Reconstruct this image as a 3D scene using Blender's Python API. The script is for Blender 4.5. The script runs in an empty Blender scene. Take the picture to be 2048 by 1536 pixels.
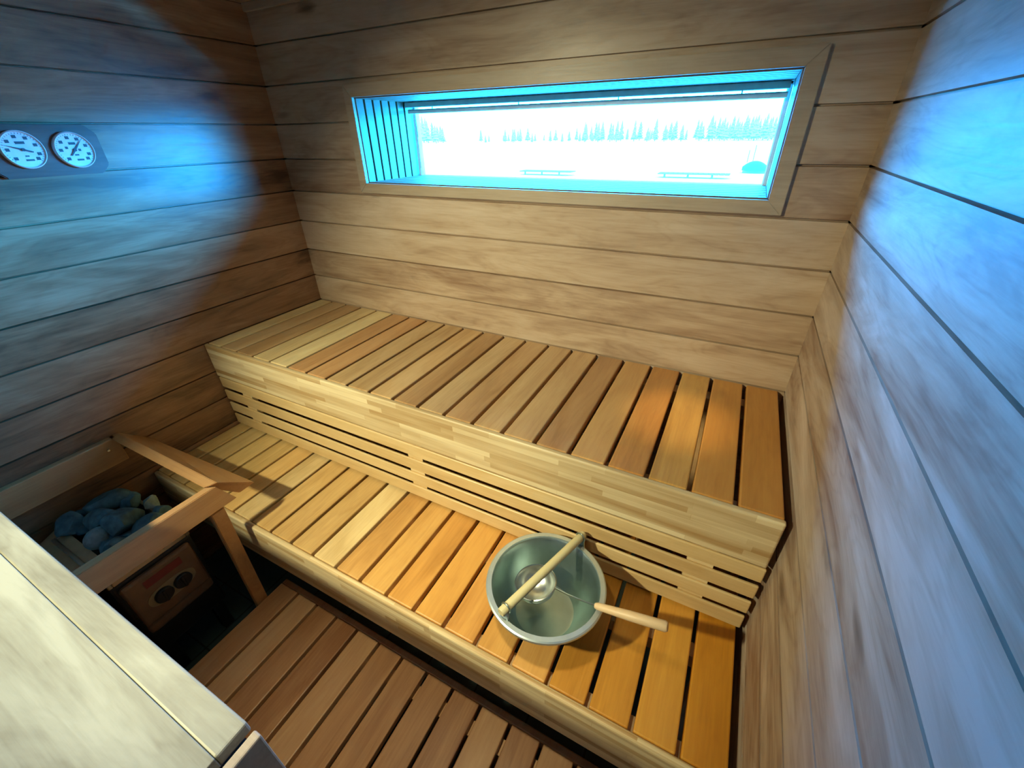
import bpy, bmesh, math, random
from mathutils import Vector, Matrix
random.seed(7)
S = bpy.context.scene
COL = S.collection
PI = math.pi

# ------------------------------------------------------------------ camera
Rw = [[0.8898194933578638, 0.45604406715011603, -0.01565496910038599],
      [0.2230037887096294, -0.4645376858242415, -0.857014614035378],
      [-0.398108753309324, 0.7590971922397278, -0.515054243038786]]
CAM = Vector((1.86109172, -1.41183598, 0.72939676))
F = 835.606
cd = bpy.data.cameras.new('camera'); cam = bpy.data.objects.new('camera', cd); COL.objects.link(cam)
r, d, f = [Vector(v) for v in Rw]
M = Matrix((r, -d, -f)).transposed().to_4x4(); M.translation = CAM
cam.matrix_world = M
cd.sensor_width = 36; cd.lens = F / 2048 * 36; cd.clip_start = 0.01; cd.clip_end = 2000
S.camera = cam

def un(px, py, ax, val):                      # a point of the photograph on a plane of the room
    v = (r * ((px - 1024) / F) + d * ((py - 768) / F) + f)
    return CAM + v * ((val - CAM[ax]) / v[ax])

# ------------------------------------------------------------------ node helpers
class G:
    def __init__(s, name):
        s.m = bpy.data.materials.new(name); s.m.use_nodes = True
        s.t = s.m.node_tree; s.b = s.t.nodes['Principled BSDF']
    def n(s, typ, **kw):
        nd = s.t.nodes.new(typ)
        ins = kw.pop('ins', {})
        for k, v in kw.items(): setattr(nd, k, v)
        for k, v in ins.items():
            if isinstance(v, bpy.types.NodeSocket): s.t.links.new(v, nd.inputs[k])
            else: nd.inputs[k].default_value = v
        return nd
    def l(s, a, b): s.t.links.new(a, b)
    def math(s, op, a, b=0.0, c=None):
        i = {0: a, 1: b}
        if c is not None: i[2] = c
        return s.n('ShaderNodeMath', operation=op, ins=i).outputs[0]
    def mix(s, fac, a, b, mode='MIX'):
        nd = s.n('ShaderNodeMix', data_type='RGBA', blend_type=mode)
        for k, v in ((0, fac), (6, a), (7, b)):
            if isinstance(v, bpy.types.NodeSocket): s.l(v, nd.inputs[k])
            else: nd.inputs[k].default_value = v if k == 0 else (*v[:3], 1)
        return nd.outputs[2]
    def ramp(s, fac, stops):
        nd = s.n('ShaderNodeValToRGB'); cr = nd.color_ramp
        while len(cr.elements) < len(stops): cr.elements.new(0.5)
        for e, (p, c) in zip(cr.elements, stops):
            e.position = p; e.color = (*c, 1) if len(c) == 3 else c
        s.l(fac, nd.inputs[0]); return nd.outputs[0]

def sc(c, k): return tuple(min(1, x * k) for x in c)

def wood(name, dark, mid, light, axis='X', pitch=None, z0=0.0, tone=False, rough=0.42, fig=1.0, knots=1.0, spread=0.22, islands=False, wet=None):
    g = G(name)
    co = g.n('ShaderNodeTexCoord').outputs['Object']
    xyz = g.n('ShaderNodeSeparateXYZ', ins={0: co})
    ax = 'XYZ'.index(axis)
    L = xyz.outputs[ax]; A, B = [xyz.outputs[i] for i in range(3) if i != ax]
    if pitch:
        idx = g.math('FLOOR', g.math('DIVIDE', g.math('SUBTRACT', xyz.outputs[2], z0), pitch))
        rnd = g.n('ShaderNodeTexWhiteNoise', noise_dimensions='1D', ins={'W': idx}).outputs['Value']
    elif islands:
        rnd = g.n('ShaderNodeNewGeometry').outputs['Random Per Island']
    else:
        rnd = None
    off = g.math('MULTIPLY', rnd, 31.7) if rnd is not None else 0.0
    def vec(kl, ka, kb):
        l_ = g.math('MULTIPLY_ADD', L, kl, off) if rnd is not None else g.math('MULTIPLY', L, kl)
        a_ = g.math('MULTIPLY_ADD', A, ka, off) if rnd is not None else g.math('MULTIPLY', A, ka)
        return g.n('ShaderNodeCombineXYZ', ins={0: l_, 1: a_, 2: g.math('MULTIPLY', B, kb)}).outputs[0]
    big = g.n('ShaderNodeTexNoise', ins={'Vector': vec(1.6, 9, 9), 'Scale': 1.0, 'Detail': 3.0, 'Roughness': 0.5, 'Distortion': 0.5}).outputs[0]
    fine = g.n('ShaderNodeTexNoise', ins={'Vector': vec(5, 150, 150), 'Scale': 1.0, 'Detail': 4.0, 'Roughness': 0.65}).outputs[0]
    blot = g.n('ShaderNodeTexNoise', ins={'Vector': vec(2.4, 13, 13), 'Scale': 1.0, 'Detail': 5.0, 'Roughness': 0.6, 'Distortion': 0.9}).outputs[0]
    ring = g.math('SINE', g.math('MULTIPLY_ADD', big, 75.0, g.math('MULTIPLY', fine, 2.5)))
    ring = g.math('MULTIPLY', g.math('POWER', g.math('MULTIPLY_ADD', ring, 0.5, 0.5), 3.0), 0.5)
    val = g.math('MULTIPLY_ADD', g.math('SUBTRACT', blot, 0.5), 1.1 * fig, 0.5)
    val = g.math('MULTIPLY_ADD', g.math('SUBTRACT', big, 0.5), 0.55 * fig, val)
    val = g.math('MULTIPLY_ADD', g.math('SUBTRACT', fine, 0.5), 0.35, val)
    val = g.math('MULTIPLY_ADD', ring, -0.13 * fig, val)
    if rnd is not None:
        val = g.math('MULTIPLY_ADD', g.math('SUBTRACT', rnd, 0.5), spread, val)
    colr = g.ramp(val, [(0.14, dark), (0.5, mid), (0.82, light)])
    if knots:
        vo = g.n('ShaderNodeTexVoronoi', feature='F1', ins={'Vector': vec(2.3, 7.2, 7.2), 'Scale': 1.0, 'Randomness': 1.0}).outputs['Distance']
        k = g.n('ShaderNodeMapRange', ins={0: g.math('MULTIPLY_ADD', g.math('SUBTRACT', blot, 0.5), 0.22, vo), 1: 0.03, 2: 0.13, 3: 1.0, 4: 0.0}).outputs[0]
        colr = g.mix(g.math('MULTIPLY', k, 0.62 * knots), colr, sc(dark, 0.35))
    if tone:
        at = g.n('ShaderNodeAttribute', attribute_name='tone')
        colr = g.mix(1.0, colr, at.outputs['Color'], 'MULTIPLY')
    g.l(colr, g.b.inputs['Base Color'])
    rr = g.math('MULTIPLY_ADD', fine, 0.16, rough - 0.08)
    g.l(rr, g.b.inputs['Roughness'])
    bp = g.n('ShaderNodeBump', ins={'Strength': 0.12, 'Distance': 0.002, 'Height': val})
    g.l(bp.outputs[0], g.b.inputs['Normal'])
    return g.m

def plain(name, c, rough=0.5, metal=0.0, var=0.12, scale=30.0, bump=0.0):
    g = G(name)
    co = g.n('ShaderNodeTexCoord').outputs['Object']
    no = g.n('ShaderNodeTexNoise', ins={'Vector': co, 'Scale': scale, 'Detail': 4.0}).outputs[0]
    g.l(g.ramp(no, [(0.25, sc(c, 1 - var)), (0.75, sc(c, 1 + var))]), g.b.inputs['Base Color'])
    g.b.inputs['Roughness'].default_value = rough; g.b.inputs['Metallic'].default_value = metal
    if bump:
        g.l(g.n('ShaderNodeBump', ins={'Strength': bump, 'Distance': 0.004, 'Height': no}).outputs[0], g.b.inputs['Normal'])
    return g.m

def laminate(name, c1, c2):
    # glued lamellas of short finger-jointed strips, running along x
    g = G(name)
    co = g.n('ShaderNodeTexCoord').outputs['Object']
    xyz = g.n('ShaderNodeSeparateXYZ', ins={0: co})
    v = g.n('ShaderNodeCombineXYZ', ins={0: xyz.outputs[0], 1: xyz.outputs[2], 2: 0.0}).outputs[0]
    br = g.n('ShaderNodeTexBrick', offset=0.37, offset_frequency=2, squash=0.7, squash_frequency=3,
             ins={'Vector': v, 'Color1': (0, 0, 0, 1), 'Color2': (1, 1, 1, 1), 'Mortar': (0.4, 0.4, 0.4, 1), 'Scale': 1.0,
                  'Mortar Size': 0.0004, 'Bias': 0.0, 'Brick Width': 0.34, 'Row Height': 0.0185}).outputs['Color']
    v2 = g.n('ShaderNodeMapping', ins={'Vector': co, 'Scale': (6, 120, 120)}).outputs[0]
    fine = g.n('ShaderNodeTexNoise', ins={'Vector': v2, 'Scale': 1.0, 'Detail': 4.0}).outputs[0]
    v3 = g.n('ShaderNodeMapping', ins={'Vector': co, 'Scale': (2.2, 42, 42)}).outputs[0]
    str_ = g.n('ShaderNodeTexNoise', ins={'Vector': v3, 'Scale': 1.0, 'Detail': 2.0}).outputs[0]
    bw = g.n('ShaderNodeRGBToBW', ins={0: br}).outputs[0]
    val = g.math('MULTIPLY_ADD', fine, 0.3, g.math('MULTIPLY_ADD', str_, 0.9, g.math('MULTIPLY_ADD', bw, 0.55, -0.42)))
    g.l(g.ramp(val, [(0.1, c1), (0.8, c2)]), g.b.inputs['Base Color'])
    g.b.inputs['Roughness'].default_value = 0.42
    return g.m

# ------------------------------------------------------------------ materials
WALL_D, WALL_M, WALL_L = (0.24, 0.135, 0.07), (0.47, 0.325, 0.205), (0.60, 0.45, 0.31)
P = 0.1292
m_back = wood('thermo_aspen_along_x', (0.26, 0.150, 0.085), (0.485, 0.345, 0.222), (0.62, 0.485, 0.35), 'X', pitch=P, rough=0.4, fig=0.9, knots=1.25)
m_left = wood('thermo_aspen_shaded', sc(WALL_D, 0.5), (0.32, 0.175, 0.088), (0.48, 0.30, 0.165), 'Y', pitch=P, rough=0.34, fig=1.05)  # same aspen, darkened in colour for the little lamp light this wall gets
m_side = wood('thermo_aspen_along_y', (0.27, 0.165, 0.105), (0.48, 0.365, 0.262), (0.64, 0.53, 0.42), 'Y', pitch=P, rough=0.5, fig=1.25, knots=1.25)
m_ceil = wood('thermo_aspen_ceiling', WALL_D, WALL_M, WALL_L, 'X')
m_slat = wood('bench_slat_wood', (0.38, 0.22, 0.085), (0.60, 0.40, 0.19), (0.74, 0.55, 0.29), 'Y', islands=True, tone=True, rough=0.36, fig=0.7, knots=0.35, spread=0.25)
m_deck = wood('deck_slat_wood', (0.32, 0.135, 0.055), (0.50, 0.262, 0.118), (0.62, 0.37, 0.185), 'Y', islands=True, rough=0.42, fig=0.7, knots=0.3, spread=0.45)
m_lam = laminate('laminated_front_board', (0.43, 0.265, 0.105), (0.80, 0.655, 0.39))
m_skirt = wood('bench_skirt_slats', (0.50, 0.31, 0.12), (0.68, 0.48, 0.22), (0.80, 0.62, 0.34), 'X', islands=True, rough=0.4, fig=0.6, knots=0.0, spread=0.4)
m_batt = plain('pale_batten', (0.68, 0.52, 0.32), 0.5)
m_rail = wood('guard_rail_wood', (0.34, 0.16, 0.055), (0.54, 0.29, 0.115), (0.66, 0.40, 0.18), 'Y', rough=0.42, fig=0.5, knots=0.5)
m_railx = wood('guard_rail_wood_across', (0.34, 0.16, 0.055), (0.54, 0.29, 0.115), (0.66, 0.40, 0.18), 'X', rough=0.42, fig=0.5, knots=0.4)
m_cap = wood('half_wall_cap', (0.13, 0.11, 0.075), (0.31, 0.295, 0.225), (0.43, 0.42, 0.33), 'X', islands=True, rough=0.38, fig=1.0, knots=0.5, spread=0.3)
m_frame = wood('window_lining_wood', (0.28, 0.2, 0.13), (0.45, 0.35, 0.24), (0.55, 0.45, 0.33), 'X', rough=0.4, fig=0.5, knots=0.0)
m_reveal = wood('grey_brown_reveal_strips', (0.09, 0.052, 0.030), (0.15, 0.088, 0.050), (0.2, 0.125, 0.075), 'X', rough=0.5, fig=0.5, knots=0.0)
m_rim = plain('pale_zinc_rim', (0.66, 0.76, 0.78), 0.42, 0.85, 0.06, 40)
m_steel = plain('brushed_steel', (0.62, 0.66, 0.63), 0.28, 1.0, 0.05, 60)
m_zinc = plain('zinc_bucket', (0.44, 0.54, 0.52), 0.33, 1.0, 0.10, 22)
m_dowel = wood('pale_dowel', (0.48, 0.40, 0.20), (0.62, 0.55, 0.31), (0.70, 0.64, 0.40), 'Y', rough=0.5, fig=0.4, knots=0.0)
m_lhand = wood('ladle_handle_wood', (0.62, 0.40, 0.2), (0.74, 0.52, 0.29), (0.82, 0.62, 0.38), 'X', rough=0.45, fig=0.4, knots=0.0)
m_black = plain('black_paint', (0.012, 0.014, 0.02), 0.4)
m_stove = plain('stove_casing', (0.035, 0.035, 0.04), 0.45, 0.3)
m_panel = plain('brown_stove_panel', (0.23, 0.14, 0.085), 0.45)
m_beige = plain('beige_knob_plate', (0.36, 0.29, 0.17), 0.4)
m_red = plain('red_sticker', (0.24, 0.045, 0.04), 0.5)
m_shield = plain('tan_shield_plate', (0.66, 0.54, 0.34), 0.5, 0.0)
m_stone = plain('dark_stove_stone', (0.11, 0.25, 0.34), 0.75, 0, 0.45, 40, 0.5)
m_stone2 = plain('pale_round_stone', (0.26, 0.42, 0.50), 0.6, 0, 0.35, 60, 0.4)
m_floor = None
g = G('dark_floor_tiles')
co = g.n('ShaderNodeTexCoord').outputs['Object']
br = g.n('ShaderNodeTexBrick', offset=0.0, ins={'Vector': co, 'Color1': (0.085, 0.155, 0.185, 1), 'Color2': (0.10, 0.17, 0.20, 1),
         'Mortar': (0.04, 0.06, 0.07, 1), 'Scale': 1.0, 'Mortar Size': 0.003, 'Brick Width': 0.2, 'Row Height': 0.2}).outputs['Color']
g.l(br, g.b.inputs['Base Color']); g.b.inputs['Roughness'].default_value = 0.4
m_floor = g.m
m_dial = plain('white_dial_face', (0.82, 0.86, 0.86), 0.35)
m_ink = plain('dial_ink', (0.04, 0.08, 0.10), 0.5)
m_base = wood('dark_gauge_board', (0.06, 0.028, 0.018), (0.13, 0.062, 0.04), (0.2, 0.1, 0.07), 'Y', rough=0.4, knots=0)
m_white = plain('white_lacquer', (0.78, 0.80, 0.80), 0.35)
m_alu = plain('blind_metal', (0.5, 0.52, 0.55), 0.4, 0.3)
m_snow = plain('snow_on_ice', (0.9, 0.9, 0.88), 0.8, 0, 0.03, 0.2)
m_tree = plain('hazed_conifer', (0.55, 0.40, 0.34), 0.9, 0, 0.45, 1.1)  # pale tone puts the haze over the lake into the tree colour
m_bark = plain('distant_trunk', (0.4, 0.22, 0.12), 0.9)
m_jetty = plain('weathered_jetty', (0.22, 0.10, 0.05), 0.9)
m_tarp = plain('blue_tarpaulin', (0.04, 0.05, 0.045), 0.5)
m_blind = plain('backlit_blind_plastic', (0.6, 0.6, 0.6), 0.4)
_t = m_blind.node_tree; _tr = _t.nodes.new('ShaderNodeBsdfTranslucent'); _tr.inputs[0].default_value = (1, 1, 1, 1)
_mx = _t.nodes.new('ShaderNodeMixShader'); _mx.inputs[0].default_value = 0.03
_t.links.new(_t.nodes['Principled BSDF'].outputs[0], _mx.inputs[1]); _t.links.new(_tr.outputs[0], _mx.inputs[2]); _t.links.new(_mx.outputs[0], _t.nodes['Material Output'].inputs['Surface'])
g = G('window_glass'); t_ = g.t
gl = g.n('ShaderNodeBsdfGlossy', ins={'Roughness': 0.02}); tr = g.n('ShaderNodeBsdfTransparent', ins={0: (0.94, 0.97, 0.97, 1)})
fr = g.math('MULTIPLY_ADD', g.math('POWER', g.n('ShaderNodeLayerWeight').outputs['Facing'], 5.0), 0.8, 0.03)
mx = g.n('ShaderNodeMixShader', ins={0: fr}); g.l(tr.outputs[0], mx.inputs[1]); g.l(gl.outputs[0], mx.inputs[2])
g.l(mx.outputs[0], t_.nodes['Material Output'].inputs['Surface'])
m_glass = g.m

# ------------------------------------------------------------------ mesh helpers
def box(bm, x0, x1, y0, y1, z0, z1, bev=0.0, seg=2, rot=None, about=None):
    vs = [bm.verts.new((x, y, z)) for x in (x0, x1) for y in (y0, y1) for z in (z0, z1)]
    fs = [(0, 1, 3, 2), (4, 6, 7, 5), (0, 4, 5, 1), (2, 3, 7, 6), (0, 2, 6, 4), (1, 5, 7, 3)]
    faces = [bm.faces.new([vs[i] for i in q]) for q in fs]
    if bev:
        es = list({e for fc in faces for e in fc.edges})
        res = bmesh.ops.bevel(bm, geom=es, offset=bev, segments=seg, affect='EDGES', profile=0.5)
        vs = list({v for v in res['verts']} | {v for v in vs if v.is_valid})
    if rot is not None:
        bmesh.ops.rotate(bm, cent=about, matrix=rot, verts=vs)
    return vs

def prism(bm, poly, vec, bev=0.0):                  # closed polygon (3d points) swept by vec
    a = [bm.verts.new(p) for p in poly]; b = [bm.verts.new(Vector(p) + Vector(vec)) for p in poly]
    n = len(poly); fs = [bm.faces.new(a[::-1]), bm.faces.new(b)]
    fs += [bm.faces.new((a[i], a[(i + 1) % n], b[(i + 1) % n], b[i])) for i in range(n)]
    if bev: bmesh.ops.bevel(bm, geom=list({e for q in fs for e in q.edges}), offset=bev, segments=2, affect='EDGES')

def lathe(bm, prof, cx, cy, seg=64, close=True, frame=None):   # prof: (radius, z) list
    rings = []
    for rad, z in prof:
        ring = []
        for k in range(seg):
            a = 2 * PI * k / seg
            p = Vector((rad * math.cos(a), rad * math.sin(a), z))
            p = frame @ p if frame is not None else p + Vector((cx, cy, 0))
            ring.append(bm.verts.new(p))
        rings.append(ring)
    for A, B in zip(rings, rings[1:]):
        for k in range(seg):
            bm.faces.new((A[k], A[(k + 1) % seg], B[(k + 1) % seg], B[k]))
    if close:
        bm.faces.new(rings[0][::-1]); bm.faces.new(rings[-1])

def tube(bm, pts, rad, seg=12, cap=True):            # rad: number or list
    pts = [Vector(p) for p in pts]; rings = []
    up = Vector((0, 0, 1))
    for i, p in enumerate(pts):
        t = (pts[min(i + 1, len(pts) - 1)] - pts[max(i - 1, 0)]).normalized()
        u = t.cross(up if abs(t.z) < 0.95 else Vector((1, 0, 0))).normalized(); v = t.cross(u)
        rr = rad[i] if isinstance(rad, (list, tuple)) else rad
        rings.append([bm.verts.new(p + (u * math.cos(2 * PI * k / seg) + v * math.sin(2 * PI * k / seg)) * rr) for k in range(seg)])
    for A, B in zip(rings, rings[1:]):
        for k in range(seg): bm.faces.new((A[k], A[(k + 1) % seg], B[(k + 1) % seg], B[k]))
    if cap: bm.faces.new(rings[0][::-1]); bm.faces.new(rings[-1])

def link(name, bm, mat, parent=None, smooth=False, tones=None):
    bmesh.ops.recalc_face_normals(bm, faces=bm.faces)
    me = bpy.data.meshes.new(name); bm.to_mesh(me); bm.free()
    me.materials.append(mat)
    if smooth:
        for p in me.polygons: p.use_smooth = True
        try: me.set_sharp_from_angle(angle=math.radians(35))
        except Exception: pass
    o = bpy.data.objects.new(name, me); COL.objects.link(o)
    if parent is not None:
        o.parent = parent
        o.matrix_parent_inverse = Matrix.Translation(-parent.location)
    return o

def tag(o, label, cat, group=None, kind=None):
    o['label'] = label; o['category'] = cat
    if group: o['group'] = group
    if kind: o['kind'] = kind
    return o

def thing(name, loc, label, cat, group=None, kind=None):
    o = bpy.data.objects.new(name, None); COL.objects.link(o); o.location = loc; o.empty_display_size = 0.05
    return tag(o, label, cat, group, kind)

def copy_tree(o, parent=None):
    c = o.copy(); COL.objects.link(c)
    if parent is not None: c.parent = parent
    for ch in list(o.children): copy_tree(ch, c)
    return c

# ------------------------------------------------------------------ room shell
W = 2.113; ZF = -0.95; ZC = 1.166; YF = -2.55
SEAMS = [0.1285, 0.2565, 0.3890, 0.5180, 0.6465, 0.7750, 0.9085, 1.0400]
SEAMS = [-0.0005 - P * k for k in range(7, -1, -1)] + SEAMS
WX0, WX1, WZ0, WZ1 = 0.477, 1.917, 0.563, 0.852

def profile(extra=()):
    pts = [(ZF, 0.0)]
    for s_ in SEAMS:
        if s_ <= ZF + 0.01: continue
        pts += [(s_ - 0.0030, 0.0), (s_ - 0.0016, 0.011), (s_ + 0.0016, 0.011), (s_ + 0.0030, 0.0)]
    pts += [(ZC, 0.0)] + [(e, 0.0) for e in extra]
    return sorted(pts)

def wall_sheet(bm, us, prof, place, hole=None):
    grid = [[bm.verts.new(place(u, z, dd)) for z, dd in prof] for u in us]
    for i in range(len(us) - 1):
        for j in range(len(prof) - 1):
            if hole and hole[0] - 1e-6 <= us[i] and us[i + 1] <= hole[1] + 1e-6 and hole[2] - 1e-6 <= prof[j][0] and prof[j + 1][0] <= hole[3] + 1e-6: continue
            bm.faces.new((grid[i][j], grid[i + 1][j], grid[i + 1][j + 1], grid[i][j + 1]))

bm = bmesh.new(); wall_sheet(bm, [0, WX0, WX1, W], profile((WZ0, WZ1)), lambda u, z, dd: (u, dd, z), (WX0, WX1, WZ0, WZ1))
T = 0.36                                             # outer skin of the same wall, with the same opening
wall_sheet(bm, [-0.1, WX0, WX1, W + 0.1], [(ZF, 0), (WZ0, 0), (WZ1, 0), (ZC, 0)], lambda u, z, dd: (u, T, z), (WX0, WX1, WZ0, WZ1))
tag(link('wall_back', bm, m_back), 'brown plank wall with the long low window above the upper bench', 'wall', kind='structure')
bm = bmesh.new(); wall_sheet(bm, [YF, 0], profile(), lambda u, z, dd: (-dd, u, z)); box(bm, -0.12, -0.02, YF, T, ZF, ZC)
tag(link('wall_left', bm, m_left), 'shaded brown plank wall carrying the two round dials', 'wall', kind='structure')
bm = bmesh.new(); wall_sheet(bm, [YF, 0], profile(), lambda u, z, dd: (W + dd, u, z)); box(bm, W + 0.02, W + 0.12, YF, T, ZF, ZC)
tag(link('wall_right', bm, m_side), 'plank wall washed in blue daylight beside the bench ends', 'wall', kind='structure')
bm = bmesh.new(); box(bm, -0.1, W + 0.1, YF - 0.1, YF, ZF, ZC)
tag(link('wall_front', bm, m_back), 'plank wall behind the viewer facing the window', 'wall', kind='structure')
bm = bmesh.new(); box(bm, -0.1, W + 0.1, YF - 0.1, T, ZC, ZC + 0.1)
tag(link('ceiling', bm, m_ceil), 'wooden sauna ceiling above the window wall', 'ceiling', kind='structure')
bm = bmesh.new(); box(bm, -0.1, W + 0.1, YF - 0.1, T, ZF - 0.1, ZF)
tag(link('floor', bm, m_floor), 'dark blue-grey tiled floor around the stove', 'floor', kind='structure')
bm = bmesh.new(); box(bm, 0.0, W, -0.014, 0.0, ZC - 0.026, ZC, 0.003)
tag(link('trim_1', bm, m_frame), 'narrow pale strip where the window wall meets the ceiling', 'trim', kind='structure')

# ------------------------------------------------------------------ window
win = thing('window_1', (1.197, 0, 0.53), 'long low window with pale wooden casing looking over white lake', 'window', kind='structure')
CX0, CX1, CZ0, CZ1 = 0.439, 1.957, 0.526, 0.893
bm = bmesh.new()                                     # four mitred casing boards
def mitre(o0, o1, i1, i0):
    poly = [Vector((p[0], -0.014, p[1])) for p in (o0, o1, i1, i0)]
    prism(bm, poly, (0, 0.016, 0), 0.0015)
mitre((CX0, CZ0), (CX1, CZ0), (WX1, WZ0), (WX0, WZ0)); mitre((CX1, CZ0), (CX1, CZ1), (WX1, WZ1), (WX1, WZ0))
mitre((CX1, CZ1), (CX0, CZ1), (WX0, WZ1), (WX1, WZ1)); mitre((CX0, CZ1), (CX0, CZ0), (WX0, WZ0), (WX0, WZ1))
link('casing', bm, m_frame, win)
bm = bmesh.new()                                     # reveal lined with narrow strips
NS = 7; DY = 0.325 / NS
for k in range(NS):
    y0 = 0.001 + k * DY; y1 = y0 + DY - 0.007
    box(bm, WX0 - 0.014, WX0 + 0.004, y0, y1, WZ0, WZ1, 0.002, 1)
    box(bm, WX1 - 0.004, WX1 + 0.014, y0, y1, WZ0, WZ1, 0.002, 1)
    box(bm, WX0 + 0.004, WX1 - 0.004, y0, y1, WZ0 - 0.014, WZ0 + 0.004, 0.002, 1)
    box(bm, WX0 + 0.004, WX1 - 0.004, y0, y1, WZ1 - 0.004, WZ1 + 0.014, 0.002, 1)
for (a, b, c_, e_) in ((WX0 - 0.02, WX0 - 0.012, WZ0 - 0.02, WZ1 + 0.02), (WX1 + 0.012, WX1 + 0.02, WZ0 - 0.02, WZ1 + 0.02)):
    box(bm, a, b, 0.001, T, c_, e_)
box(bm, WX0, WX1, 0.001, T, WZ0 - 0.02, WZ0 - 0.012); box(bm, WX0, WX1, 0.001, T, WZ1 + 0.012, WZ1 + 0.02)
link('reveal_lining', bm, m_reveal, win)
bm = bmesh.new(); y0, y1 = 0.328, 0.358; w_ = 0.014
for a in ((WX0 + 0.004, WX0 + 0.004 + w_, WZ0, WZ1), (WX1 - 0.004 - w_, WX1 - 0.004, WZ0, WZ1), (WX0, WX1, WZ0, WZ0 + 0.006), (WX0, WX1, WZ1 - 0.012, WZ1)):
    box(bm, a[0], a[1], y0, y1, a[2], a[3], 0.002, 1)
link('sash', bm, m_white, win)
bm = bmesh.new(); box(bm, WX0 + 0.01, WX1 - 0.01, 0.341, 0.345, WZ0 + 0.003, WZ1 - 0.003)
link('pane', bm, m_glass, win)

bl = thing('venetian_blind', (1.197, 0.29, 0.84), 'drawn-up venetian blind at the top of the window recess', 'blind')
bm = bmesh.new(); box(bm, WX0 + 0.012, WX1 - 0.012, 0.272, 0.302, 0.8285, 0.8465, 0.002)
link('headrail', bm, m_blind, bl)
bm = bmesh.new()
for k in range(2): box(bm, WX0 + 0.02, WX1 - 0.014, 0.275, 0.299, 0.8190 + k * 0.0012, 0.8197 + k * 0.0012)
link('slat_stack', bm, m_blind, bl)
bm = bmesh.new(); box(bm, WX0 + 0.02, WX1 - 0.014, 0.276, 0.298, 0.8055, 0.8188, 0.002)
link('bottom_rail', bm, m_blind, bl)
for x in (0.62, 1.02, 1.40, 1.78):
    bm = bmesh.new(); tube(bm, [(x, 0.287, 0.807), (x, 0.287, 0.830)], 0.0022, 6); link('ladder_tape', bm, m_alu, bl)
bm = bmesh.new(); tube(bm, [(0.530, 0.278, 0.830), (0.532, 0.28, 0.72), (0.531, 0.281, 0.60)], 0.0012, 6); link('lift_cord', bm, m_jetty, bl)
bm = bmesh.new(); tube(bm, [(0.517, 0.30, 0.830), (0.517, 0.303, 0.72)], 0.0012, 6); link('tilt_wand', bm, m_jetty, bl)

# ------------------------------------------------------------------ benches
PITCH = 0.1006; G0 = 0.086; GAP = 0.0105
gaps = [G0 + PITCH * k for k in range(20)]
edges = [0.004 - GAP / 2] + gaps + [2.094 + GAP / 2]
def slats(y0, y1, ztop, tones, edges=edges, bev=0.0035, th=0.027, wob=0.0012):
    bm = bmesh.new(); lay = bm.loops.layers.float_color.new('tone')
    for k in range(len(edges) - 1):
        n0 = len(bm.faces)
        a = y1 if not callable(y0) else y1
        box(bm, edges[k] + GAP / 2 + random.uniform(0, wob), edges[k + 1] - GAP / 2 - random.uniform(0, wob),
            y0(k) if callable(y0) else y0, y1, ztop - th, ztop, bev, 2)
        bm.faces.ensure_lookup_table()
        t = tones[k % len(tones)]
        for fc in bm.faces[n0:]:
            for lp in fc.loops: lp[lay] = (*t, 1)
    return bm
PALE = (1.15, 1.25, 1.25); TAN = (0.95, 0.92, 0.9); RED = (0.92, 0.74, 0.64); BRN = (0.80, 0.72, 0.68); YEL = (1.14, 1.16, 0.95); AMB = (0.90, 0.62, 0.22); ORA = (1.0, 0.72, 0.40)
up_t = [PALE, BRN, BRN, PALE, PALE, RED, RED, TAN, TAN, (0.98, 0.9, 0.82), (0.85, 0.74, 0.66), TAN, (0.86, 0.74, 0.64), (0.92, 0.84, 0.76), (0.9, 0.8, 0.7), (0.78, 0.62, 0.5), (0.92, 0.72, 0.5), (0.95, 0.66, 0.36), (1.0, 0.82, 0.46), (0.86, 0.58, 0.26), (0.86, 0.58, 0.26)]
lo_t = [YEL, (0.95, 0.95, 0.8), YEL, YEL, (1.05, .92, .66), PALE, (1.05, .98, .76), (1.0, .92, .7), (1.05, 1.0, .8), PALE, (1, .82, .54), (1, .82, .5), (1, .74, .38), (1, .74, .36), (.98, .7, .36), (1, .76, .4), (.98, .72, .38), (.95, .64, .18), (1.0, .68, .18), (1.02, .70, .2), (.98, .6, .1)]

b1 = thing('sauna_bench', (1.05, -0.3, -0.41), 'upper slatted sauna bench against the window wall with laminated front board', 'bench')
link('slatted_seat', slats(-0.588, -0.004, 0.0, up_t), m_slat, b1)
bm = bmesh.new(); box(bm, 0.002, 2.097, -0.606, -0.5885, -0.150, 0.0, 0.0055, 3); link('front_board', bm, m_lam, b1)
bm = bmesh.new()
for z0, z1, x0, x1 in ((-0.204, -0.156, 0.004, 2.100), (-0.268, -0.220, 0.004, 2.100), (-0.331, -0.284, 0.004, 2.100), (-0.397, -0.346, 0.004, 2.100)):
    box(bm, x0, x1, -0.604, -0.5955, z0, z1, 0.0035, 3)
link('slatted_skirt', bm, m_skirt, b1)
for x in (0.155, 1.055, 1.965):
    bm = bmesh.new(); box(bm, x - 0.031, x + 0.031, -0.5955, -0.5755, -0.397, -0.152); link('skirt_batten', bm, m_skirt, b1)
for y0, y1 in ((-0.586, -0.545), (-0.10, -0.055)):
    bm = bmesh.new(); box(bm, 0.004, 2.094, y0, y1, -0.075, -0.028); link('bearer', bm, m_batt, b1)
for x in (0.30, 1.055, 1.90):
    bm = bmesh.new(); box(bm, x - 0.02, x + 0.02, -0.545, -0.004, -0.12, -0.076); link('cross_bearer', bm, m_batt, b1)

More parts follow.
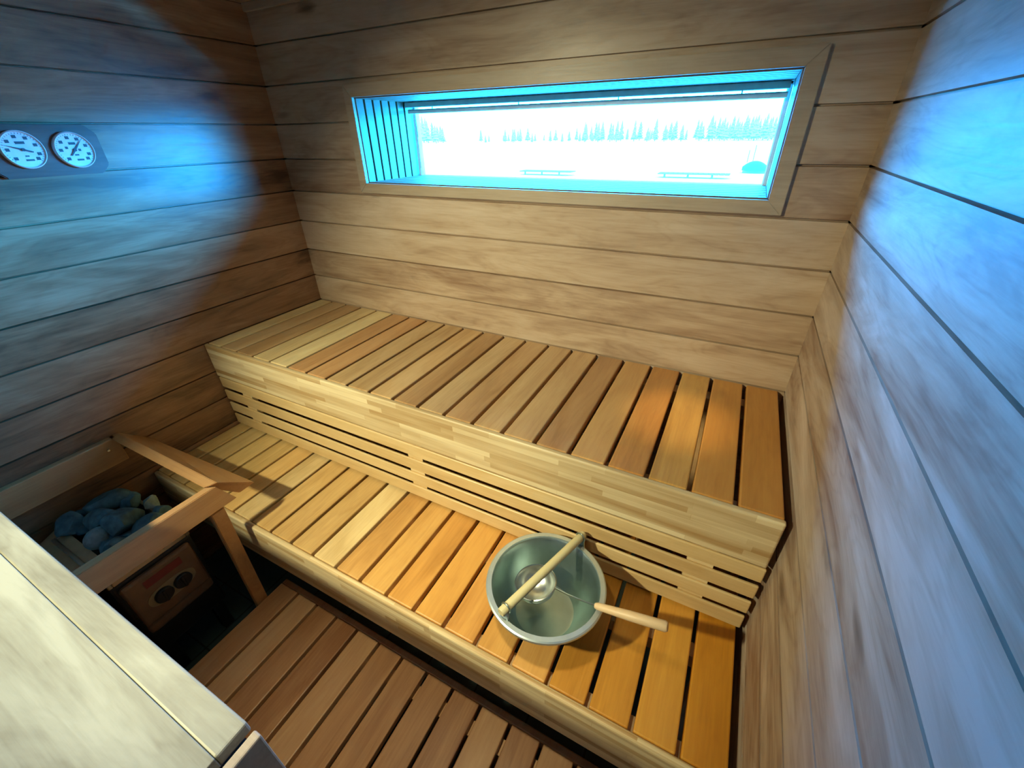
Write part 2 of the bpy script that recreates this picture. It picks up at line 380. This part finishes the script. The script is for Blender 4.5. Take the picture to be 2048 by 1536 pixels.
b2 = thing('sauna_bench', (1.05, -0.65, -0.95), 'lower slatted sauna bench with the metal bucket standing on it', 'bench')
LZ = -0.406
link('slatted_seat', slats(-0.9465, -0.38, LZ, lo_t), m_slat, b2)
bm = bmesh.new(); box(bm, 0.006, 2.097, -0.965, -0.947, LZ - 0.172, LZ, 0.0075, 3); link('front_board', bm, m_lam, b2)
for y0, y1 in ((-0.946, -0.905), (-0.71, -0.672), (-0.43, -0.385)):
    bm = bmesh.new(); box(bm, 0.004, 2.094, y0, y1, LZ - 0.075, LZ - 0.028); link('bearer', bm, m_batt, b2)
for x in (0.72, 2.05):
    bm = bmesh.new(); box(bm, x - 0.022, x + 0.022, -0.70, -0.656, ZF, LZ - 0.028); link('leg', bm, m_batt, b2)

# ------------------------------------------------------------------ slatted floor deck
dk = thing('duckboard', (1.4, -1.4, ZF), 'raised slatted dark wooden duckboard on the floor in front of the benches', 'duckboard')
DZ = -0.755
de = [0.585 + PITCH * k for k in range(16)]
link('slatted_top', slats(lambda k: (-1.352 if de[k + 1] < 1.49 else -2.3), -0.9455, DZ, [(1, 1, 1)], edges=de, bev=0.003), m_deck, dk)
bm = bmesh.new(); box(bm, 0.585 + GAP / 2, 2.09, -0.945, -0.924, DZ - 0.05, DZ, 0.004, 2); link('edge_board', bm, m_deck, dk)
for y in (-1.0, -1.28):
    bm = bmesh.new(); box(bm, 0.60, 2.08, y - 0.02, y + 0.02, ZF, DZ - 0.0275); link('bearer', bm, m_deck, dk)
for y in (-1.75, -2.2):
    bm = bmesh.new(); box(bm, 1.52, 2.08, y - 0.02, y + 0.02, ZF, DZ - 0.0275); link('bearer', bm, m_deck, dk)

# ------------------------------------------------------------------ half wall
HZ = 0.10; HX = 1.450
hw = thing('half_wall', (0.73, -1.5, ZF), 'half-height partition with pale plank top beside the stove', 'partition')
bm = bmesh.new(); box(bm, 0.0, HX - 0.012, -1.66, -1.372, ZF, HZ - 0.022); link('core', bm, m_back, hw)
bm = bmesh.new()
for y0, y1, bv in ((-1.4028, -1.3625, 0.003), (-1.545, -1.4031, 0.0012), (-1.672, -1.546, 0.0012)):
    box(bm, 0.0, HX, y0, y1, HZ - 0.022, HZ, bv, 2)
link('top_boards', bm, m_cap, hw)
bm = bmesh.new(); box(bm, HX + 0.017, HX + 0.030, -1.672, -1.363, ZF + 0.2, HZ + 0.003, 0.0025, 2); link('end_board', bm, m_frame, hw)
bm = bmesh.new(); box(bm, HX - 0.012, HX + 0.018, -1.655, -1.371, ZF + 0.2, HZ - 0.040); link('spacer', bm, m_black, hw)

# ------------------------------------------------------------------ guard rail round the stove
gr = thing('guard_rail', (0.6, -1.0, ZF), 'wooden guard rail standing around the stove between half wall and lower bench', 'rail')
zt, zb = -0.190, -0.247
bm = bmesh.new(); box(bm, 0.002, 0.028, -1.3715, -1.006, -0.292, zt, 0.003); link('rail_board', bm, m_rail, gr, )
def hull(bm, top, bot):                              # ring of top points and matching bottom points
    a = [bm.verts.new(p) for p in top]; b = [bm.verts.new(p) for p in bot]; n = len(a)
    fs = [bm.faces.new(a), bm.faces.new(b[::-1])] + [bm.faces.new((a[i], b[i], b[(i + 1) % n], a[(i + 1) % n])) for i in range(n)]
    bmesh.ops.bevel(bm, geom=list({e for q in fs for e in q.edges}), offset=0.0018, segments=2, affect='EDGES')
# cross board: top edge strip, face leaning away towards the bench
bm = bmesh.new()
hull(bm, [(0.002, -1.022, zt), (0.580, -1.018, zt), (0.592, -0.986, zt), (0.002, -0.990, zt)],
         [(0.002, -0.940, zb - 0.034), (0.585, -0.938, zb - 0.034), (0.598, -0.890, zb - 0.023), (0.002, -0.914, zb - 0.023)])
link('rail_board', bm, m_railx, gr)
bm = bmesh.new()
hull(bm, [(0.581, -1.016, zt), (0.574, -1.3715, zt), (0.602, -1.3715, zt), (0.606, -0.998, zt)],
         [(0.588, -1.010, zb - 0.023), (0.584, -1.3715, zb - 0.023), (0.613, -1.3715, zb - 0.018), (0.617, -0.962, zb - 0.018)])
link('rail_board', bm, m_rail, gr)
bm = bmesh.new(); prism(bm, [(x, y, zb - 0.024) for x, y in ((0.589, -1.045), (0.612, -1.045), (0.612, -1.005), (0.589, -1.005))], (-0.038, 0, ZF - zb + 0.024), 0.002)
link('post', bm, m_railx, gr)
bm = bmesh.new(); tube(bm, [(0.0285, -1.045, -0.225), (0.0315, -1.045, -0.225)], 0.004, 10); link('screw', bm, m_steel, gr)

# ------------------------------------------------------------------ stove
st = thing('sauna_stove', (0.25, -1.18, ZF), 'dark electric sauna stove with two round knobs behind the guard rail', 'stove')
XF, Y0, Y1, SZ = 0.42, -1.300, -1.065, -0.405
bm = bmesh.new(); box(bm, 0.06, XF - 0.004, Y0, Y1, -0.80, SZ - 0.03, 0.012, 3); link('body', bm, m_stove, st)
bm = bmesh.new()                                     # open rim around the stone bed
for a in ((0.06, XF, Y0, Y0 + 0.012), (0.06, XF, Y1 - 0.012, Y1), (0.06, 0.072, Y0 + 0.012, Y1 - 0.012), (XF - 0.012, XF, Y0 + 0.012, Y1 - 0.012)):
    box(bm, a[0], a[1], a[2], a[3], SZ - 0.03, SZ, 0.003)
link('rim', bm, m_steel, st)
bm = bmesh.new()
box(bm, XF - 0.004, XF + 0.012, -1.288, -1.082, -0.685, -0.452, 0.012, 3)
pn = link('control_panel', bm, m_panel, st)
bm = bmesh.new()
tube(bm, [(XF + 0.006, -1.181, -0.570), (XF + 0.014, -1.181, -0.570)], 0.001, 8)
bm.clear()
pl = [];
for k in range(40):
    a = 2 * PI * k / 40
    pl.append((XF + 0.010, -1.181 + 0.072 * math.copysign(abs(math.cos(a)) ** 0.8, math.cos(a)), -0.566 + 0.036 * math.copysign(abs(math.sin(a)) ** 0.8, math.sin(a))))
prism(bm, pl, (0.004, 0, 0)); link('knob_plate', bm, m_beige, pn)
for y in (-1.209, -1.151):
    bm = bmesh.new(); fr_ = Matrix.Translation((XF + 0.013, y, -0.566)) @ Matrix.Rotation(PI / 2, 4, 'Y')
    lathe(bm, [(0.027, 0), (0.027, 0.010), (0.024, 0.013)], 0, 0, 28, True, fr_)
    box(bm, XF + 0.024, XF + 0.031, y - 0.004, y + 0.004, -0.566 - 0.023, -0.566 + 0.023, 0.002)
    link('knob', bm, m_black, pn, True)
bm = bmesh.new(); box(bm, XF + 0.0115, XF + 0.0128, -1.235, -1.125, -0.506, -0.476); link('warning_sticker', bm, m_red, pn)
bm = bmesh.new(); prism(bm, [(XF + 0.0115, -1.285, -0.640), (XF + 0.0115, -1.085, -0.640), (XF + 0.022, -1.085, -0.640), (XF + 0.022, -1.285, -0.640)], (0, 0, -0.012), 0.002); link('grille_bar', bm, m_panel, pn)
bm = bmesh.new(); prism(bm, [(0.02, -1.258, SZ + 0.006), (0.40, -1.258, SZ + 0.006), (0.40, -1.362, SZ - 0.035), (0.02, -1.362, SZ - 0.035)], (0, 0, -0.006), 0.001); link('shield_plate', bm, m_shield, st)
for x, y in ((0.10, -1.27), (0.38, -1.27), (0.10, -1.10), (0.38, -1.10)):
    bm = bmesh.new(); box(bm, x - 0.018, x + 0.018, y - 0.018, y + 0.018, ZF, -0.795); link('foot', bm, m_stove, st)

def stone_mesh(seed, flat=0.0, rnd=False):
    rs = random.Random(seed); bm = bmesh.new()
    bmesh.ops.create_icosphere(bm, subdivisions=3, radius=1.0)
    if not rnd:
        planes = []
        for _ in range(11):
            n = Vector((rs.gauss(0, 1), rs.gauss(0, 1), rs.gauss(0, 1))).normalized(); planes.append((n, rs.uniform(0.45, 0.82)))
        for v in bm.verts:
            for n, dd in planes:
                t = v.co.dot(n) - dd
                if t > 0: v.co -= n * t * 0.93
    for v in bm.verts: v.co *= 1 + rs.uniform(-0.015, 0.015)
    return bm
stones = []
GROUP = 'stones on the stove'
def stone(px, py, z, size, rot, seed, label, mat=None, rnd=False):
    p = un(px, py, 2, z)
    bm = stone_mesh(seed, rnd=rnd)
    k_ = 1.12 if rnd else (1.2 if label == GEN else 1.34)
    for v in bm.verts: v.co = Vector((v.co.x * size[0], v.co.y * size[1], v.co.z * size[2])) * k_
    o = link('stove_stone', bm, mat or m_stone, None, True)
    o.location = p; o.rotation_euler = rot
    tag(o, label, 'stone', GROUP); stones.append(o)
GEN = 'rough blue-grey stone in the pile on the sauna stove'
stone(196, 1076, -0.375, (0.030, 0.034, 0.030), (0.2, 0.3, 0.4), 1, 'pale rounded stone at the near edge of the stove pile', m_stone2, True)
stone(205, 1036, -0.365, (0.058, 0.036, 0.026), (0.2, -0.3, 0.3), 2, 'long flat-topped blue stone in the middle of the stove pile')
stone(248, 1040, -0.355, (0.040, 0.062, 0.030), (-0.3, 0.1, 0.35), 3, 'tall slab-like blue stone leaning at the centre of the stove pile')
stone(215, 1003, -0.375, (0.055, 0.040, 0.030), (0.1, 0.2, 0.9), 4, 'broad flat stone at the wall side of the stove pile')
stone(143, 1052, -0.385, (0.050, 0.034, 0.030), (0.2, 0.35, 0.1), 5, 'pointed stone jutting over the left rim of the stove')
stone(300, 1007, -0.370, (0.026, 0.026, 0.024), (0.5, 0.1, 0.2), 6, 'small pale stone near the bench side of the stove pile', m_stone2)
stone(300, 1045, -0.370, (0.036, 0.046, 0.032), (0.2, 0.5, 0.2), 7, 'grey-brown stone beside the rail at the stove pile')
for i, (px, py, z) in enumerate([(170, 1030, -.40), (235, 1070, -.395), (262, 1005, -.39), (245, 1095, -.385), (275, 1070, -.39), (322, 1030, -.39), (330, 1060, -.40),
                                 (222, 1100, -.40), (180, 1055, -.405), (310, 1080, -.39), (345, 1045, -.40)]):
    rs = random.Random(100 + i); k = rs.uniform(0.030, 0.040)
    stone(px, py, z - 0.004, (k * 1.15, k, k * 0.85), (rs.uniform(-1, 1), rs.uniform(-1, 1), rs.uniform(0, 3)), 40 + i, GEN)

# ------------------------------------------------------------------ bucket and ladle
BX, BY, BZ0, BZ1 = 1.620, -0.783, LZ, -0.275
bk = thing('sauna_bucket', (BX, BY, BZ0), 'round metal bucket with pale wooden bar handle on the lower bench', 'bucket')
R0, R1 = 0.086, 0.148
bm = bmesh.new()
prof = [(0.0005, BZ0 + 0.0005), (R0, BZ0 + 0.0005)] + [(R0 + (R1 - 0.004 - R0) * (t ** 0.85), BZ0 + 0.001 + (BZ1 - BZ0 - 0.008) * t) for t in [k / 8 for k in range(1, 9)]]
prof += [(R1 + 0.004, BZ1 - 0.012), (R1 + 0.0065, BZ1 - 0.008), (R1 + 0.0055, BZ1 - 0.003), (R1 + 0.002, BZ1), (R1 - 0.002, BZ1), (R1 - 0.006, BZ1 - 0.004)]
prof += [(R0 - 0.003 + (R1 - 0.006 - R0) * (t ** 0.85), BZ0 + 0.004 + (BZ1 - BZ0 - 0.012) * t) for t in [k / 8 for k in range(8, 0, -1)]] + [(R0 - 0.006, BZ0 + 0.004), (R0 - 0.012, BZ0 + 0.0025), (0.0005, BZ0 + 0.0025)]
lathe(bm, prof, BX, BY, 72, False)
link('bowl', bm, m_zinc, bk, True)
bm = bmesh.new(); lathe(bm, [(R1 - 0.0075, BZ1 - 0.004), (R1 - 0.0065, BZ1 + 0.0012), (R1 + 0.0045, BZ1 + 0.0012), (R1 + 0.0080, BZ1 - 0.0015), (R1 + 0.0080, BZ1 - 0.0085), (R1 + 0.0065, BZ1 - 0.009)], BX, BY, 72, False)
link('rim', bm, m_rim, bk, True)
ha, hb = Vector((1.665, -0.617, -0.250)), Vector((1.5625, -0.922, -0.250))
hd = (hb - ha).normalized()
bm = bmesh.new(); tube(bm, [ha, ha + hd * 0.004, hb - hd * 0.004, hb], [0.0095, 0.0115, 0.0115, 0.0095], 20); link('handle', bm, m_dowel, bk, True)
for e_, s_ in ((ha, 1), (hb, -1)):
    c0 = e_ + hd * 0.014 * s_ * (1 if s_ > 0 else 1.3)
    bm = bmesh.new()
    side = Vector((hd.y, -hd.x, 0))
    for q in (0,):
        ring = [c0 + (side * math.cos(a) + Vector((0, 0, 1)) * math.sin(a)) * 0.0135 for a in [2 * PI * k / 20 for k in range(21)]]
        tube(bm, ring, 0.0022, 8, False)
    rim_c = Vector((BX, BY, BZ1 - 0.012)); dirr = (Vector((c0.x, c0.y, 0)) - Vector((BX, BY, 0))).normalized()
    base_ = rim_c + dirr * (R1 + 0.002)
    pts = [base_ + side * 0.022, base_ - side * 0.022, c0 - side * 0.013 - Vector((0, 0, 0.006)), c0 - Vector((0, 0, 0.013)), c0 + side * 0.013 - Vector((0, 0, 0.006))]
    prism(bm, pts, dirr * 0.002)
    link('lug', bm, m_zinc, bk, True)

ld = thing('sauna_ladle', (1.59, -0.782, -0.37), 'metal ladle with turned wooden handle resting in the bucket', 'ladle')
bm = bmesh.new(); cz = -0.305; cx, cy, _z = un(1071, 1164, 2, cz)
prof = [(0.0005, -0.050)] + [(0.055 * math.sin(a), -0.050 * math.cos(a)) for a in [PI / 2 * k / 10 for k in range(1, 11)]] + [(0.0565, 0.001), (0.054, 0.002)]
prof += [(0.0525 * math.sin(a), -0.047 * math.cos(a)) for a in [PI / 2 * k / 10 for k in range(10, 0, -1)]] + [(0.0005, -0.047)]
tilt = Matrix.Translation((cx, cy, cz)) @ Matrix.Rotation(math.radians(-8), 4, 'Y')
lathe(bm, prof, 0, 0, 48, False, tilt); link('cup', bm, m_steel, ld, True)
h0, h1 = Vector((1.757, -0.803, -0.252)), Vector((1.919, -0.808, -0.205))
bm = bmesh.new(); tube(bm, [(cx + 0.052, cy + 0.003, cz + 0.006), tuple(Vector((cx + 0.052, cy + 0.003, cz + 0.006)).lerp(h0, 0.35) + Vector((0, 0, -0.004))), tuple(Vector((cx + 0.052, cy + 0.003, cz + 0.006)).lerp(h0, 0.7) + Vector((0, 0, -0.003))), h0 + (h1 - h0) * 0.1], 0.0022, 8); link('stem', bm, m_steel, ld, True)
bm = bmesh.new(); tube(bm, [h0, h0 + (h1 - h0) * 0.04, h0 + (h1 - h0) * 0.5, h0 + (h1 - h0) * 0.97, h1], [0.006, 0.0085, 0.0115, 0.0120, 0.0095], 20); link('handle', bm, m_lhand, ld, True)

# ------------------------------------------------------------------ dials on the left wall
gg = thing('wall_gauge', (0, -0.78, 0.71), 'dark wooden board with two round white dials on the left wall', 'thermometer')
bm = bmesh.new()
z0, z1, ya, yb, ch = 0.640, 0.772, -0.925, -0.653, 0.024
prism(bm, [(0.001, ya + ch, z0), (0.001, yb - ch, z0), (0.001, yb, z0 + ch), (0.001, yb, z1 - ch), (0.001, yb - ch, z1), (0.001, ya + ch, z1), (0.001, ya, z1 - ch), (0.001, ya, z0 + ch)], (0.016, 0, 0), 0.003)
link('backboard', bm, m_base, gg)
def dial(y, z, rad, needle, marks, words):
    FR = Matrix.Translation((0.017, y, z)) @ Matrix(((0, 0, 1, 0), (1, 0, 0, 0), (0, 1, 0, 0), (0, 0, 0, 1)))   # local x -> y, local y -> z, local z -> out
    bm = bmesh.new(); lathe(bm, [(rad, 0), (rad, 0.010), (rad * 0.95, 0.013), (rad * 0.92, 0.010), (rad * 0.90, 0.0085), (0.0005, 0.0085)], 0, 0, 48, False, FR)
    dl = link('dial', bm, m_dial, gg, True)
    def flat(name, pts, zz=0.0088):
        bm = bmesh.new(); prism(bm, [FR @ Vector((a, b, zz)) for a, b in pts], Vector((0.0008, 0, 0))); return bm
    bm = bmesh.new()
    def blk(cx_, cy_, w, h, ang=0):
        c_, s_ = math.cos(ang), math.sin(ang)
        pts = [(cx_ + c_ * a - s_ * b, cy_ + s_ * a + c_ * b) for a, b in ((-w, -h), (w, -h), (w, h), (-w, h))]
        prism(bm, [FR @ Vector((a, b, 0.0086)) for a, b in pts], Vector((0.0008, 0, 0)))
    for a in marks:
        blk(rad * 0.68 * math.cos(a), rad * 0.68 * math.sin(a), 0.0042, 0.0038)
    for k in range(31):
        a = math.radians(-45 + 9 * k); blk(rad * 0.84 * math.cos(a), rad * 0.84 * math.sin(a), 0.0016, 0.00035, a)
    for (wx, wy, w, h) in words: blk(wx, wy, w, h)
    link('scale_marks', bm, m_ink, dl)
    bm = bmesh.new(); a = needle; c_, s_ = math.cos(a), math.sin(a)
    L1, L2 = rad * 0.82, rad * 0.42
    pts = [(c_ * L1, s_ * L1), (-s_ * 0.0022, c_ * 0.0022), (-c_ * L2 - s_ * 0.0014, -s_ * L2 + c_ * 0.0014), (-c_ * L2 + s_ * 0.0014, -s_ * L2 - c_ * 0.0014), (s_ * 0.0022, -c_ * 0.0022)]
    prism(bm, [FR @ Vector((p, q, 0.0105)) for p, q in pts], Vector((0.0008, 0, 0)))
    lathe(bm, [(0.004, 0.0086), (0.004, 0.0125), (0.0005, 0.0125)], 0, 0, 16, False, FR)
    link('needle', bm, m_ink, dl)
rd = math.radians
dial(-0.8415, 0.7105, 0.0475, rd(161), [rd(q) for q in (222, 180, 140, 100, 60, 20, -20, -45)], [(0, 0.017, 0.010, 0.0032), (0.004, -0.026, 0.009, 0.0022), (0.002, -0.016, 0.004, 0.0016)])
dial(-0.7275, 0.7060, 0.0475, rd(47), [rd(q) for q in (225, 180, 140, 100, 60, 20, -20, -45)], [(0, 0.017, 0.008, 0.0032), (0.004, -0.026, 0.008, 0.0022), (0.0, -0.013, 0.005, 0.0018), (-0.017, 0.006, 0.003, 0.003), (0.012, 0.0, 0.003, 0.003)])

# ------------------------------------------------------------------ outside
GZ = -3.3
bm = bmesh.new()
N = 24
vs = [[bm.verts.new((-260 + 560 * i / N, 7 + 393 * (j / 10) ** 2, GZ)) for j in range(11)] for i in range(N + 1)]
for i in range(N):
    for j in range(10): bm.faces.new((vs[i][j], vs[i + 1][j], vs[i + 1][j + 1], vs[i][j + 1]))
tag(link('lake', bm, m_snow), 'wide white frozen lake outside the window', 'lake', kind='structure')

def at_depth(px, py, y): return un(px, py, 1, y)
def tree_proto(seed, layers):
    rs = random.Random(seed)
    root = bpy.data.objects.new('spruce_tree', None); COL.objects.link(root)
    bm = bmesh.new(); tube(bm, [(0, 0, 0), (0, 0, 0.95)], [0.022, 0.004], 6); link('trunk', bm, m_bark, root)
    bm = bmesh.new()
    for k in range(layers):
        z = 0.12 + 0.85 * k / layers; rad = 0.20 * (1 - k / layers) ** 0.8 + 0.02
        tip = bm.verts.new((rs.uniform(-.01, .01), 0, z + 0.2))
        ring = []
        for q in range(14):
            a = 2 * PI * q / 14; rr = rad * rs.uniform(0.55, 1.15); ring.append(bm.verts.new((rr * math.cos(a), rr * math.sin(a), z - rs.uniform(0, 0.05))))
        for q in range(14): bm.faces.new((ring[q], ring[(q + 1) % 14], tip))
        bm.faces.new(ring[::-1])
    link('foliage', bm, m_tree, root)
    return root
protos = [tree_proto(s_, n) for s_, n in ((1, 7), (2, 9), (3, 6))]
for o in protos: o.location = (0, 0, 0)
DEP = 205.0
LABT = 'small conifer in the pale tree line beyond the white lake'
LABC = 'taller conifer in the tree clump at the left end of the lake view'
LABR = 'conifer in the dense row at the right end of the lake view'
spots = []
rt = random.Random(5)
for px in range(838, 892, 6): spots.append((px + rt.uniform(-2, 2), rt.uniform(10, 13.5) * (1 - (px - 838) / 130), LABC, 'conifers at the left end of the tree line'))
for lo, hi, st_ in ((962, 980, 7), (1006, 1048, 6), (1055, 1075, 8), (1090, 1150, 12), (1155, 1178, 5), (1184, 1214, 5), (1222, 1240, 6), (1246, 1290, 12), (1297, 1322, 5), (1330, 1360, 6), (1368, 1376, 6), (1395, 1412, 7)):
    px = lo
    while px < hi:
        spots.append((px + rt.uniform(-2, 2), rt.uniform(3.5, 8) if px > 1150 else rt.uniform(2.8, 6), LABT, 'conifers across the lake')); px += st_
for px in range(1424, 1572, 6): spots.append((px + rt.uniform(-2, 2), rt.uniform(5.5, 9), LABR, 'conifers at the right end of the tree line'))
used = [False] * 3
for n_, (px, h, lab, grp) in enumerate(spots):
    i = rt.randrange(3)
    o = protos[i] if not used[i] else copy_tree(protos[i]); used[i] = True
    y = DEP + (n_ * 2 % 5) * 9 + rt.uniform(-1, 1)
    p = at_depth(px, 255, y)
    o.location = (p.x, y, GZ); o.scale = (h * rt.uniform(0.9, 1.3), h, h); o.rotation_euler = (0, 0, rt.uniform(0, 6))
    tag(o, lab, 'tree', grp)
for i, u_ in enumerate(used):
    if not u_:
        for ch in list(protos[i].children): bpy.data.objects.remove(ch)
        bpy.data.objects.remove(protos[i])

def jetty(pxa, pxb, py, label):
    a, b = un(pxa, py, 2, GZ + 0.4), un(pxb, py + 1, 2, GZ + 0.4)
    y = (a.y + b.y) / 2
    root = thing('jetty', ((a.x + b.x) / 2, y, GZ), label, 'jetty')
    bm = bmesh.new(); n = 14
    for k in range(n):
        x0 = a.x + (b.x - a.x) * k / n; x1 = a.x + (b.x - a.x) * (k + 0.9) / n
        box(bm, x0, x1, y - 0.8, y + 0.8, GZ + 0.32, GZ + 0.4)
    link('planking', bm, m_jetty, root)
    for k in range(3):
        x = a.x + (b.x - a.x) * (k + 0.3) / 3
        bm = bmesh.new(); tube(bm, [(x, y - 0.6, GZ), (x, y - 0.6, GZ + 0.30)], 0.09, 8); link('post', bm, m_jetty, root)
    return root
jetty(1316, 1462, 346, 'dark jetty on the ice at the lower right of the window view')
jetty(1042, 1150, 341, 'faint low jetty on the ice near the middle of the window view')
p = un(1505, 346, 2, GZ)
bt = thing('covered_boat', (p.x, p.y, GZ), 'boat under blue tarpaulin on the ice at the right window edge', 'boat')
bm = bmesh.new(); secs = []
for k in range(9):
    t = k / 8; x = p.x - 1.1 + 2.6 * t; hh = 0.35 + 0.55 * math.sin(PI * min(1, t * 1.1)) ** 0.8; ww = 0.25 + 0.6 * math.sin(PI * t) ** 0.6
    secs.append([bm.verts.new((x, p.y + ww * c_, GZ + 0.25 + hh * s_)) for c_, s_ in [(math.cos(PI * q / 8), math.sin(PI * q / 8)) for q in range(9)]])
for A_, B_ in zip(secs, secs[1:]):
    for q in range(8): bm.faces.new((A_[q], A_[q + 1], B_[q + 1], B_[q]))
    bm.faces.new((A_[8], A_[0], B_[0], B_[8]))
bm.faces.new(secs[0]); bm.faces.new(secs[-1][::-1]); link('tarpaulin', bm, m_tarp, bt, True)
bm = bmesh.new(); prism(bm, [(p.x - 1.0, p.y - 0.5, GZ), (p.x + 1.3, p.y - 0.5, GZ), (p.x + 1.3, p.y + 0.5, GZ), (p.x - 1.0, p.y + 0.5, GZ)], (0, 0, 0.3), 0.03); link('hull', bm, m_jetty, bt)
for px, lab in ((1494, 'shorter mooring pole standing beside the covered boat'), (1505, 'taller mooring pole standing behind the covered boat')):
    q = un(px, 325, 2, GZ); bm = bmesh.new(); tube(bm, [(q.x, q.y, GZ), (q.x, q.y, GZ + (1.5 if px < 1500 else 2.1))], 0.045, 8)
    o = link('mooring_pole', bm, m_jetty); tag(o, lab, 'pole')

# ------------------------------------------------------------------ light
wd = bpy.data.worlds.new('overcast_sky'); S.world = wd; wd.use_nodes = True
nt = wd.node_tree; bg = nt.nodes['Background']
tc = nt.nodes.new('ShaderNodeTexCoord'); dt = nt.nodes.new('ShaderNodeVectorMath'); dt.operation = 'DOT_PRODUCT'
dt.inputs[1].default_value = Vector((0.88, 0.44, 0.12)).normalized(); nt.links.new(tc.outputs['Generated'], dt.inputs[0])
mr = nt.nodes.new('ShaderNodeMapRange'); mr.interpolation_type = 'SMOOTHSTEP'; mr.inputs[1].default_value = 0.66; mr.inputs[2].default_value = 1.0
nt.links.new(dt.outputs['Value'], mr.inputs[0])
mc = nt.nodes.new('ShaderNodeMix'); mc.data_type = 'RGBA'; nt.links.new(mr.outputs[0], mc.inputs[0])
mc.inputs[6].default_value = (1.5, 36.0, 112.0, 1); mc.inputs[7].default_value = (3.0, 86.0, 250.0, 1)     # overcast sky, plus a brighter lobe added to light the left wall
nt.links.new(mc.outputs[2], bg.inputs[0]); bg.inputs[1].default_value = 1.0
pd = bpy.data.lights.new('window_portal', 'AREA'); pd.shape = 'RECTANGLE'; pd.size = WX1 - WX0; pd.size_y = WZ1 - WZ0; pd.cycles.is_portal = True
po = bpy.data.objects.new('window_portal', pd); COL.objects.link(po); po.location = ((WX0 + WX1) / 2, 0.362, (WZ0 + WZ1) / 2)
po.rotation_euler = (-PI / 2, 0, 0)

def spot(name, loc, aim, power, color, cone, blend, size):
    ld_ = bpy.data.lights.new(name, 'SPOT'); ld_.energy = power; ld_.color = color; ld_.spot_size = math.radians(cone); ld_.spot_blend = blend; ld_.shadow_soft_size = size
    o = bpy.data.objects.new(name, ld_); COL.objects.link(o); o.location = loc
    o.rotation_euler = (Vector(aim) - Vector(loc)).to_track_quat('-Z', 'Y').to_euler()
    return o
spot('ceiling_lamp', (0.60, -2.05, 1.10), (1.28, -0.1, -0.34), 205, (1.0, 0.95, 0.60), 76, 1.0, 0.04)
spot('aisle_downlight', (1.42, -1.12, 1.14), (1.40, -1.10, 0.0), 50, (1.0, 0.88, 0.50), 54, 1.0, 0.05)
spot('bench_downlight', (1.83, -0.30, 1.13), (1.83, -0.30, 0.0), 28, (1.0, 0.70, 0.30), 20, 1.0, 0.02)

S.view_settings.view_transform = 'Standard'; S.view_settings.look = 'None'; S.view_settings.exposure = 0.0; S.view_settings.gamma = 1.0
S.view_settings.use_curve_mapping = False
cy_ = S.cycles
cy_.use_denoising = True; cy_.use_adaptive_sampling = True; cy_.adaptive_threshold = 0.08; cy_.adaptive_min_samples = 24; cy_.max_bounces = 6; cy_.diffuse_bounces = 4; cy_.glossy_bounces = 3; cy_.transparent_max_bounces = 8
cy_.sample_clamp_indirect = 4.0; cy_.caustics_reflective = False; cy_.caustics_refractive = False
